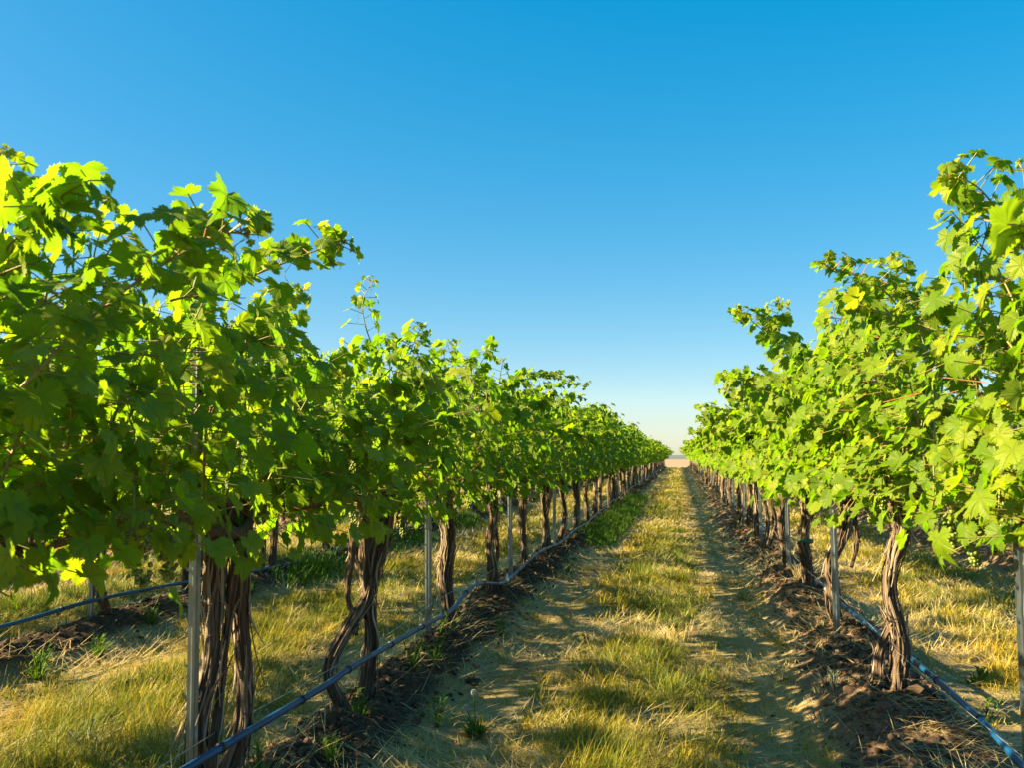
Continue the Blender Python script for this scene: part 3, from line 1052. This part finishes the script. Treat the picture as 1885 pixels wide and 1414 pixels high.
for row in ('L1', 'R1', 'L2'):
    wire(row, 0, 1.05, .0016, 'thin steel wire under the vine arms in the ' + ROWN[row])
    for s in (-1, 1):
        wire(row, .035 * s, 1.70, .0014, 'paired upper trellis wire in the leaves of the ' + ROWN[row], 0.015, 'paired upper wires of the ' + ROWN[row])
wire('R1', -.02, .395, .0013, 'thin bare low wire strung past the trunks of the right row, above the hose', .03)
wire('L1', .03, .40, .0012, 'thin dark low wire just behind the thick hose of the left row', .03)


# ------------------------------------------------------------------ drip hoses
def hose(pts, ymax, lab, ring_step, rowx, rings=True, amp=0.05, seed=0):
    rg = np.random.default_rng(seed)
    pts = [list(p) for p in pts]
    y = pts[-1][1]
    zz = pts[-1][2]
    while y < ymax:
        y += rg.uniform(1.0, 1.7)
        pts.append([rowx + rg.normal(0, .02), y, float(gh(rowx, y)) + .17 + rg.normal(0, amp)])
    p = spline(pts, len(pts) * 9)
    v, f = tube(p, .0130, 14)
    m_ = MB(); m_.add(v, f)
    o = m_.build('drip_hose', [HOSE])
    tag(o, lab, 'hose')
    if rings:
        s = np.concatenate([[0], np.cumsum(np.linalg.norm(np.diff(p, axis=0), axis=1))])
        q = 0.35
        while q < 24:
            c = np.array([np.interp(q, s, p[:, k]) for k in range(3)])
            c2 = np.array([np.interp(q + .012, s, p[:, k]) for k in range(3)])
            vv, ff = tube([c - (c2 - c) * .6, c + (c2 - c) * .6], [.0166, .0166], 12)
            r_ = MB(); r_.add(vv - c, ff)
            r_.build('emitter', [RING], o, c)
            q += ring_step * rg.uniform(.85, 1.15)
    return o


HL1 = [[-1.36, 0.2, .42], [-1.37, 1.4, .41], [-1.40, 2.34, .385], [-1.39, 3.29, .372], [-1.39, 3.64, .375], [-1.40, 4.6, .345], [-1.40, 5.28, .325], [-1.40, 5.77, .385],
       [-1.39, 6.15, .365], [-1.40, 6.87, .262], [-1.40, 7.3, .262], [-1.40, 8.46, .305], [-1.40, 9.3, .29], [-1.41, 10.4, .24], [-1.40, 11.84, .275], [-1.4, 13.3, .25], [-1.40, 15.0, .29]]
HL2 = [[-3.88, 1.0, .31], [-3.88, 3.0, .30], [-3.9, 4.5, .28], [-3.9, 5.37, .30], [-3.9, 6.71, .25], [-3.9, 7.94, .19], [-3.9, 9.91, .18], [-3.9, 11.5, .24], [-3.9, 13.35, .2]]
HR1 = [[1.09, 1.6, .30], [1.10, 2.6, .24], [1.10, 3.23, .25], [1.10, 3.74, .285], [1.10, 4.84, .28], [1.10, 6.33, .235], [1.10, 7.4, .24], [1.10, 8.45, .2], [1.1, 9.6, .22], [1.10, 11.04, .19]]
h1 = hose(HL1, Y_END - 1, 'thick blue-black drip hose sagging along the left row, nearest the path', .50, -1.40, seed=1)
h2 = hose(HL2, 60, 'dark drip hose along the second row left, behind the first row', .75, -3.9, seed=2)
h3 = hose(HR1, Y_END - 1, 'glossy blue drip hose running behind the trunks of the right row', .55, 1.10, seed=3)
for ho, c in ((h1, (-1.40, 7.05, .262)), (h3, (1.10, 7.2, .24))):
    v, f = tube([(0, -.03, 0), (0, -.012, 0), (0, .012, 0), (0, .03, 0)], [.016, .019, .019, .016], 14)
    m_ = MB(); m_.add(v, f)
    v, f = tube([(0, 0, .0), (.0, 0, .05)], [.012, .010], 10)
    m_.add(v, f)
    m_.build('coupling', [WHITEP], ho, c)


# ------------------------------------------------------------------ ground cover
FW = np.array([-math.sin(YAW) * math.cos(PITCH), math.cos(YAW) * math.cos(PITCH), math.sin(PITCH)])
RT = np.array([math.cos(YAW), math.sin(YAW), 0])


def in_view(x, y, m=1.18):
    dx, dy = x - CAMP[0], y - CAMP[1]
    z = dx * FW[0] + dy * FW[1] - 1.2 * FW[2]
    u = (dx * RT[0] + dy * RT[1]) / np.maximum(z, .01)
    return (z > 1.8) & (np.abs(u) < .59 * m) & (1.28 / np.maximum(z, .01) < .60)


def blades(mb, rg, P, az, th0, bend, Ln, Wd, attr_r, attr_d, seg=3, mat=0):
    n = len(P)
    ts = np.linspace(0, 1, seg + 1)
    dirv = np.stack([np.cos(az), np.sin(az), 0 * az], -1)
    side = np.stack([-np.sin(az), np.cos(az), 0 * az], -1)
    c = P.copy()
    rows, at = [], []
    for i, t in enumerate(ts):
        w = Wd * (1 - t) ** 0.7 * (0.75 + 0.5 * min(1, t * 4) * (t < .9))
        A = np.stack([np.full(n, t), attr_r, attr_d], -1)
        if i < seg:
            rows += [c - side * (w / 2)[:, None], c + side * (w / 2)[:, None]]
            at += [A, A]
        else:
            rows.append(c.copy()); at.append(A)
        if i < seg:
            a = th0 + bend * (i + .5) / seg
            c = c + (Ln / seg)[:, None] * (dirv * np.sin(a)[:, None] + np.array([0, 0, 1.0]) * np.cos(a)[:, None])
    V = np.stack(rows, 1)
    k = V.shape[1]
    q = np.array([[2 * i, 2 * i + 1, 2 * i + 3, 2 * i + 2] for i in range(seg - 1)]).reshape(-1, 4)
    tr = np.array([[2 * seg - 2, 2 * seg - 1, 2 * seg]])
    off = (np.arange(n) * k)[:, None, None]
    fs = [(tr[None] + off).reshape(-1, 3)]
    if len(q): fs.append((q[None] + off).reshape(-1, 4))
    mb.add(V, fs, mat, np.stack(at, 1))


BANDS = [(2.2, 4.2, 260, 30), (4.2, 6.5, 210, 26), (6.5, 10, 130, 22), (10, 16, 75, 18), (16, 28, 36, 14), (28, 50, 15, 12), (50, 90, 7, 10)]
gm, sm_ = MB(), MB()
gr = np.random.default_rng(77)
for y0, y1, dens, nb in BANDS:
    x0, x1 = -1.15 * (y1 * .75 + 1.5), y1 * .45 + 1.5
    x0, x1 = max(x0, -9.2), min(x1, 6.5)
    N0 = int((x1 - x0) * (y1 - y0) * dens)
    cx, cyy = gr.uniform(x0, x1, N0), gr.uniform(y0, y1, N0)
    lu = lush(cx, cyy)
    keep = in_view(cx, cyy) & (gr.random(N0) < np.clip(lu * 1.2 + .20 * (berm_w(cx, cyy) < .3), 0, 1))
    cx, cyy, lu = cx[keep], cyy[keep], lu[keep]
    dist = np.hypot(cx, cyy)
    M_ = len(cx)
    hgt = (0.055 + 0.10 * gr.random(M_) ** 1.5) * (0.40 + 0.70 * lu) * (0.75 + 0.6 * fbm(cx * .8, cyy * .8, 31))
    dry = np.clip(0.12 + 0.95 * (fbm(cx * 1.1, cyy * 0.8, 33) - .3) + gr.normal(0, .13, M_) + .40 * (1 - lu), 0, 1)
    caz = gr.uniform(0, 6.28, M_)
    lean = gr.uniform(0.1, 0.55, M_)
    rep = np.repeat(np.arange(M_), nb)
    n = len(rep)
    a = gr.uniform(0, 6.28, n)
    rr = np.sqrt(gr.random(n)) * np.maximum(.045, .006 * dist[rep]) * 1.2
    bx, by = cx[rep] + rr * np.cos(a), cyy[rep] + rr * np.sin(a)
    P = np.stack([bx, by, gh(bx, by) - .006], -1)
    az = np.where(gr.random(n) < .55, caz[rep] + gr.normal(0, .6, n), a)
    blades(gm, gr, P, az, lean[rep] * gr.uniform(.3, 1.2, n), gr.uniform(.4, 1.9, n), hgt[rep] * gr.uniform(.6, 1.3, n) * 1.25,
           np.maximum(gr.uniform(.0018, .0034, n), .00062 * dist[rep]), gr.random(n), dry[rep], 3 if y1 < 12 else 2)
    # straw lying flat on the wheel tracks and the edges of the berms
    N1 = int((x1 - x0) * (y1 - y0) * dens * 11.0)
    sx, sy = gr.uniform(x0, x1, N1), gr.uniform(y0, y1, N1)
    th_ = np.clip(2.0 * (fbm(sx * 1.6, sy * 1.3, 41) - .22), 0.08, 1) * np.where(berm_w(sx, sy) > .35, np.where(sx > 0, .6, .3), 1.0)
    keep = in_view(sx, sy) & (gr.random(N1) < th_)
    sx, sy = sx[keep], sy[keep]
    n = len(sx)
    d = np.hypot(sx, sy)
    fl = fbm(sx * .9, sy * .9, 44) * 18
    blades(sm_, gr, np.stack([sx, sy, gh(sx, sy) + gr.uniform(.002, .018, n)], -1), fl + gr.normal(0, .9, n), gr.uniform(1.1, 1.58, n), gr.normal(0.10, .25, n),
           gr.uniform(.07, .30, n), np.maximum(gr.uniform(.0016, .0036, n), .0006 * d), gr.random(n), np.clip(gr.normal(.5, .25, n), 0, 1), 2)
tag(gm.build('grass', [GRASS]), kind='stuff')
tag(sm_.build('straw', [STRAW]), kind='stuff')

# bright green grass along the left row where the hose drips
gg = MB()
N0 = 9000
cx, cyy = gr.uniform(-1.55, -.85, N0), gr.uniform(11.5, 30, N0)
k = gr.random(N0) < np.clip(1.3 * np.exp(-((cx + 1.13) / .17) ** 2) * np.clip((cyy - 11.5) / 3, 0, 1) * np.clip((27 - cyy) / 9, 0, 1) * (0.35 + fbm(cx * 2, cyy * .9, 51)), 0, 1)
cx, cyy = cx[k], cyy[k]
for rx, ya, yb, nn_ in ((-3.75, 6, 16, 2600), (-6.2, 8, 20, 900), (-4.35, 5, 14, 900)):
    ax, ay = gr.normal(rx, .14, nn_), gr.uniform(ya, yb, nn_)
    kk = gr.random(nn_) < np.clip(2.6 * (fbm(ax * 1.2, ay * .8, 61) - .42), 0, 1)
    cx, cyy = np.append(cx, ax[kk]), np.append(cyy, ay[kk])
rep = np.repeat(np.arange(len(cx)), 5)
n = len(rep)
P = np.stack([cx[rep] + gr.normal(0, .02, n), cyy[rep] + gr.normal(0, .03, n), np.zeros(n)], -1)
P[:, 2] = gh(P[:, 0], P[:, 1])
blades(gg, gr, P, gr.uniform(0, 6.28, n), gr.uniform(.05, .5, n), gr.uniform(.2, 1.2, n), gr.uniform(.08, .22, n), gr.uniform(.006, .011, n), gr.random(n), np.clip(gr.normal(.35, .2, n), 0, 1), 3)
tag(gg.build('green_grass', [WEED]), kind='stuff')

# soil clods on the berms
ico = bpy.data.meshes.new('tmp')
import bmesh
bm = bmesh.new()
bmesh.ops.create_icosphere(bm, subdivisions=1, radius=1)
iv = np.array([v.co[:] for v in bm.verts])
iF = np.array([[v.index for v in f.verts] for f in bm.faces])
bm.free()
bpy.data.meshes.remove(ico)
cm = MB()
N0 = 46000
rx = gr.choice([-4.0, -1.5, 1.0, 1.0, -1.5], N0)
px = rx + gr.normal(0, .23, N0)
py = 2.2 + 13 * gr.random(N0) ** 1.6
k = (gr.random(N0) < np.clip(berm_w(px, py) + .06, 0, 1)) & in_view(px, py)
for x, y in zip(px[k], py[k]):
    s = .0035 + .019 * gr.random() ** 4.5 + (.035 * gr.random() if gr.random() < .010 else 0)
    q = gr.normal(0, 1, 3) * 3
    d = 1 + .28 * np.sin(iv @ (gr.normal(0, 2.2, 3)) + q[0]) + .16 * np.sin(iv @ gr.normal(0, 5, 3) + q[1])
    cm.add(iv * d[:, None] * s * np.array([1, 1.1, .75]) + [x, y, float(gh(x, y)) + .2 * s], [iF])
tag(cm.build('soil_clods', [SOILM], smooth=False), kind='stuff')

# fallen leaves and twigs
dm = MB()
N0 = 330
px = gr.choice([-1.5, -1.2, 1.0, .72, .6, -3.9, 1.3], N0) + gr.normal(0, .2, N0)
py = 2.3 + 16 * gr.random(N0) ** 1.5
k = in_view(px, py)
px, py = px[k], py[k]
n = len(px)
add_leaves(dm, gr, np.stack([px, py, gh(px, py) + .012], -1), gr.normal(0, .35, (n, 3)) + [0, 0, 1], gr.normal(0, 1, (n, 3)) * [1, 1, .1], gr.uniform(.014, .034, n), gr.random(n), 1)
tag(dm.build('fallen_leaves', [DEAD]), kind='stuff')
tm = MB()
for q in range(150):
    x = float(gr.choice([-1.45, -1.25, .9, 1.2, .75, -3.8]) + gr.normal(0, .2)); y = float(2.4 + 9 * gr.random() ** 1.5)
    a = gr.uniform(0, 6.28); l = gr.uniform(.06, .28)
    u = np.linspace(-.5, .5, 6)
    X, Y = x + u * l * math.cos(a) + .01 * np.sin(u * 9 + a), y + u * l * math.sin(a)
    v, f = tube(np.stack([X, Y, gh(X, Y) + .010 + .03 * gr.random() * (u + .5)], -1), gr.uniform(.0018, .0042), 5)
    tm.add(v, f)
tag(tm.build('twigs', [TWIG]), kind='stuff')


# ------------------------------------------------------------------ weeds one can count
def weed(x, y, hgt, nb, lab, wid=.009, matl=WEED, spread=.03, seed=0, name='weed'):
    rg = np.random.default_rng(seed)
    mb = MB()
    hgt *= .8
    n = nb
    a = rg.uniform(0, 6.28, n)
    z = gh(x, y)
    P = np.stack([spread * np.cos(a) * rg.random(n), spread * np.sin(a) * rg.random(n), np.full(n, -.01)], -1)
    blades(mb, rg, P, a, rg.uniform(.05, .6, n), rg.uniform(.2, 1.3, n), hgt * rg.uniform(.5, 1.15, n), wid * rg.uniform(.7, 1.3, n), rg.random(n), np.clip(rg.normal(.4, .2, n), 0, 1), 4)
    for k in range(3):                       # a few leafy stalks
        b = rg.normal(0, .25, 2)
        h_ = hgt * rg.uniform(.7, 1.1)
        st = np.array([[0, 0, 0], [b[0] * h_ * .4, b[1] * h_ * .4, h_ * .5], [b[0] * h_, b[1] * h_, h_]])
        v, f = tube(spline(st, 8), .0022, 5)
        mb.add(v, f, 0, np.tile([.3, .5, .4], (len(v), 1)))
        pp = spline(st, 10)[2:]
        n2 = len(pp) * 2
        pr_ = np.repeat(pp, 2, 0)
        blades(mb, rg, pr_, rg.uniform(0, 6.28, n2), rg.uniform(.6, 1.2, n2), rg.uniform(.2, .9, n2), hgt * rg.uniform(.15, .35, n2), np.full(n2, wid * 1.1), rg.random(n2), np.full(n2, .4), 3)
    o = mb.build(name, [matl], None, (x, y, float(z)))
    tag(o, lab, 'weed', 'weeds on the soil banks')


weed(-1.43, 2.85, .16, 34, 'bright green weed tuft at the bottom edge, under the blue hose', seed=1)
weed(-1.33, 3.25, .13, 18, 'small green grass sprig on dark soil just right of the lowest hose stretch', seed=2)
weed(-1.42, 3.78, .15, 26, 'green weed at the foot of the bowed second stem', seed=3)
weed(-1.36, 4.75, .30, 16, 'tall thin green weed standing alone between second and third trunks, left row', .006, seed=4)
weed(-1.38, 4.45, .18, 30, 'leafy green weed clump behind the hose, under the tall thin weed', seed=5)
weed(-1.20, 5.9, .16, 14, 'thin green grass sprig on the bank past the thick upright trunk', .007, seed=6)
weed(-1.14, 4.05, .18, 10, 'upright green sprig at the dark bank edge above the dandelion', .006, seed=7)
weed(-1.16, 9.2, .15, 18, 'yellow-green weed low on the left bank beyond the white hose coupling', seed=8)
weed(-3.62, 5.0, .22, 42, 'large green weed clump on dark soil under the second left hose', seed=9)
weed(-3.60, 4.45, .24, 44, 'broad green weed at the left picture edge on dark soil', seed=10)
weed(-3.75, 5.75, .16, 30, 'green weed beside the slender trunk of the second left row', seed=11)
weed(-3.7, 7.1, .2, 40, 'green weed patch where the second left hose passes behind the twin trunk', seed=12)
weed(1.24, 4.08, .20, 9, 'single green sprig right of the hose near the split-foot trunk', .009, seed=13)
weed(1.62, 5.35, .13, 34, 'dark green leafy weed in the straw right of the right row', .016, seed=14, spread=.08)
weed(.52, 7.9, .12, 30, 'small green weed in the right wheel track', .012, seed=15, spread=.06)
weed(-.62, 5.9, .12, 22, 'broad-leaved green weed amid the grass strip, path centre', .018, seed=16, spread=.04)
weed(.72, 4.55, .12, 70, 'pale grey-green feathery weed on the right bank, larger one', .005, GREY, .14, 17)
weed(.62, 4.15, .09, 50, 'pale grey-green feathery weed low in the right wheel track', .005, GREY, .12, 18)
weed(-2.55, 3.45, .15, 60, 'silvery grey dry weed in the grass left of the twin trunk', .005, GREY, .09, 19)
weed(1.02, 8.1, .28, 50, 'dry straw-coloured tuft against the trunks of the right row', .005, STRAW, .07, 20)

# dandelion
dx_, dy_ = -.93, 3.96
dz_ = float(gh(dx_, dy_))
dan = empty('dandelion', (dx_, dy_, dz_), 'dandelion with two white seed heads over a dark leaf rosette', 'dandelion')
m_ = MB()
rg = np.random.default_rng(5)
n = 46
a = rg.uniform(0, 6.28, n)
blades(m_, rg, np.stack([.03 * np.cos(a) * rg.random(n), .03 * np.sin(a) * rg.random(n), 0 * a], -1), a, rg.uniform(.2, .9, n), rg.uniform(.2, .9, n), rg.uniform(.06, .12, n), rg.uniform(.016, .028, n), rg.random(n), np.clip(rg.normal(.15, .15, n), 0, 1), 4)
m_.build('leaf_rosette', [WEED], dan)
for (tx, ty, tz) in ((-.012, .01, .20), (-.045, -.01, .135)):
    st = spline([(0, 0, 0), (tx * .4, ty * .5, tz * .55), (tx, ty, tz)], 10)
    m_ = MB()
    v, f = tube(st, .0024, 6)
    m_.add(v, f, 0, np.tile([.5, .5, .6], (len(v), 1)))
    s_ = m_.build('stalk', [WEED], dan)
    m_ = MB()
    n = 420
    dirs = nrm(rg.normal(0, 1, (n, 3)))
    A = np.tile(st[-1], (n, 1))
    add_stems(m_, A, A + dirs * .0120, .0005, 0)
    tips = A + dirs * .0120
    for k in range(4):
        add_stems(m_, tips, tips + nrm(dirs + rg.normal(0, .9, (n, 3))) * .003, .0005, 0)
    m_.build('seed_head', [FLUFF], s_)
print('verts in grass', gm.n, 'straw', sm_.n, 'vines', len(VINES))
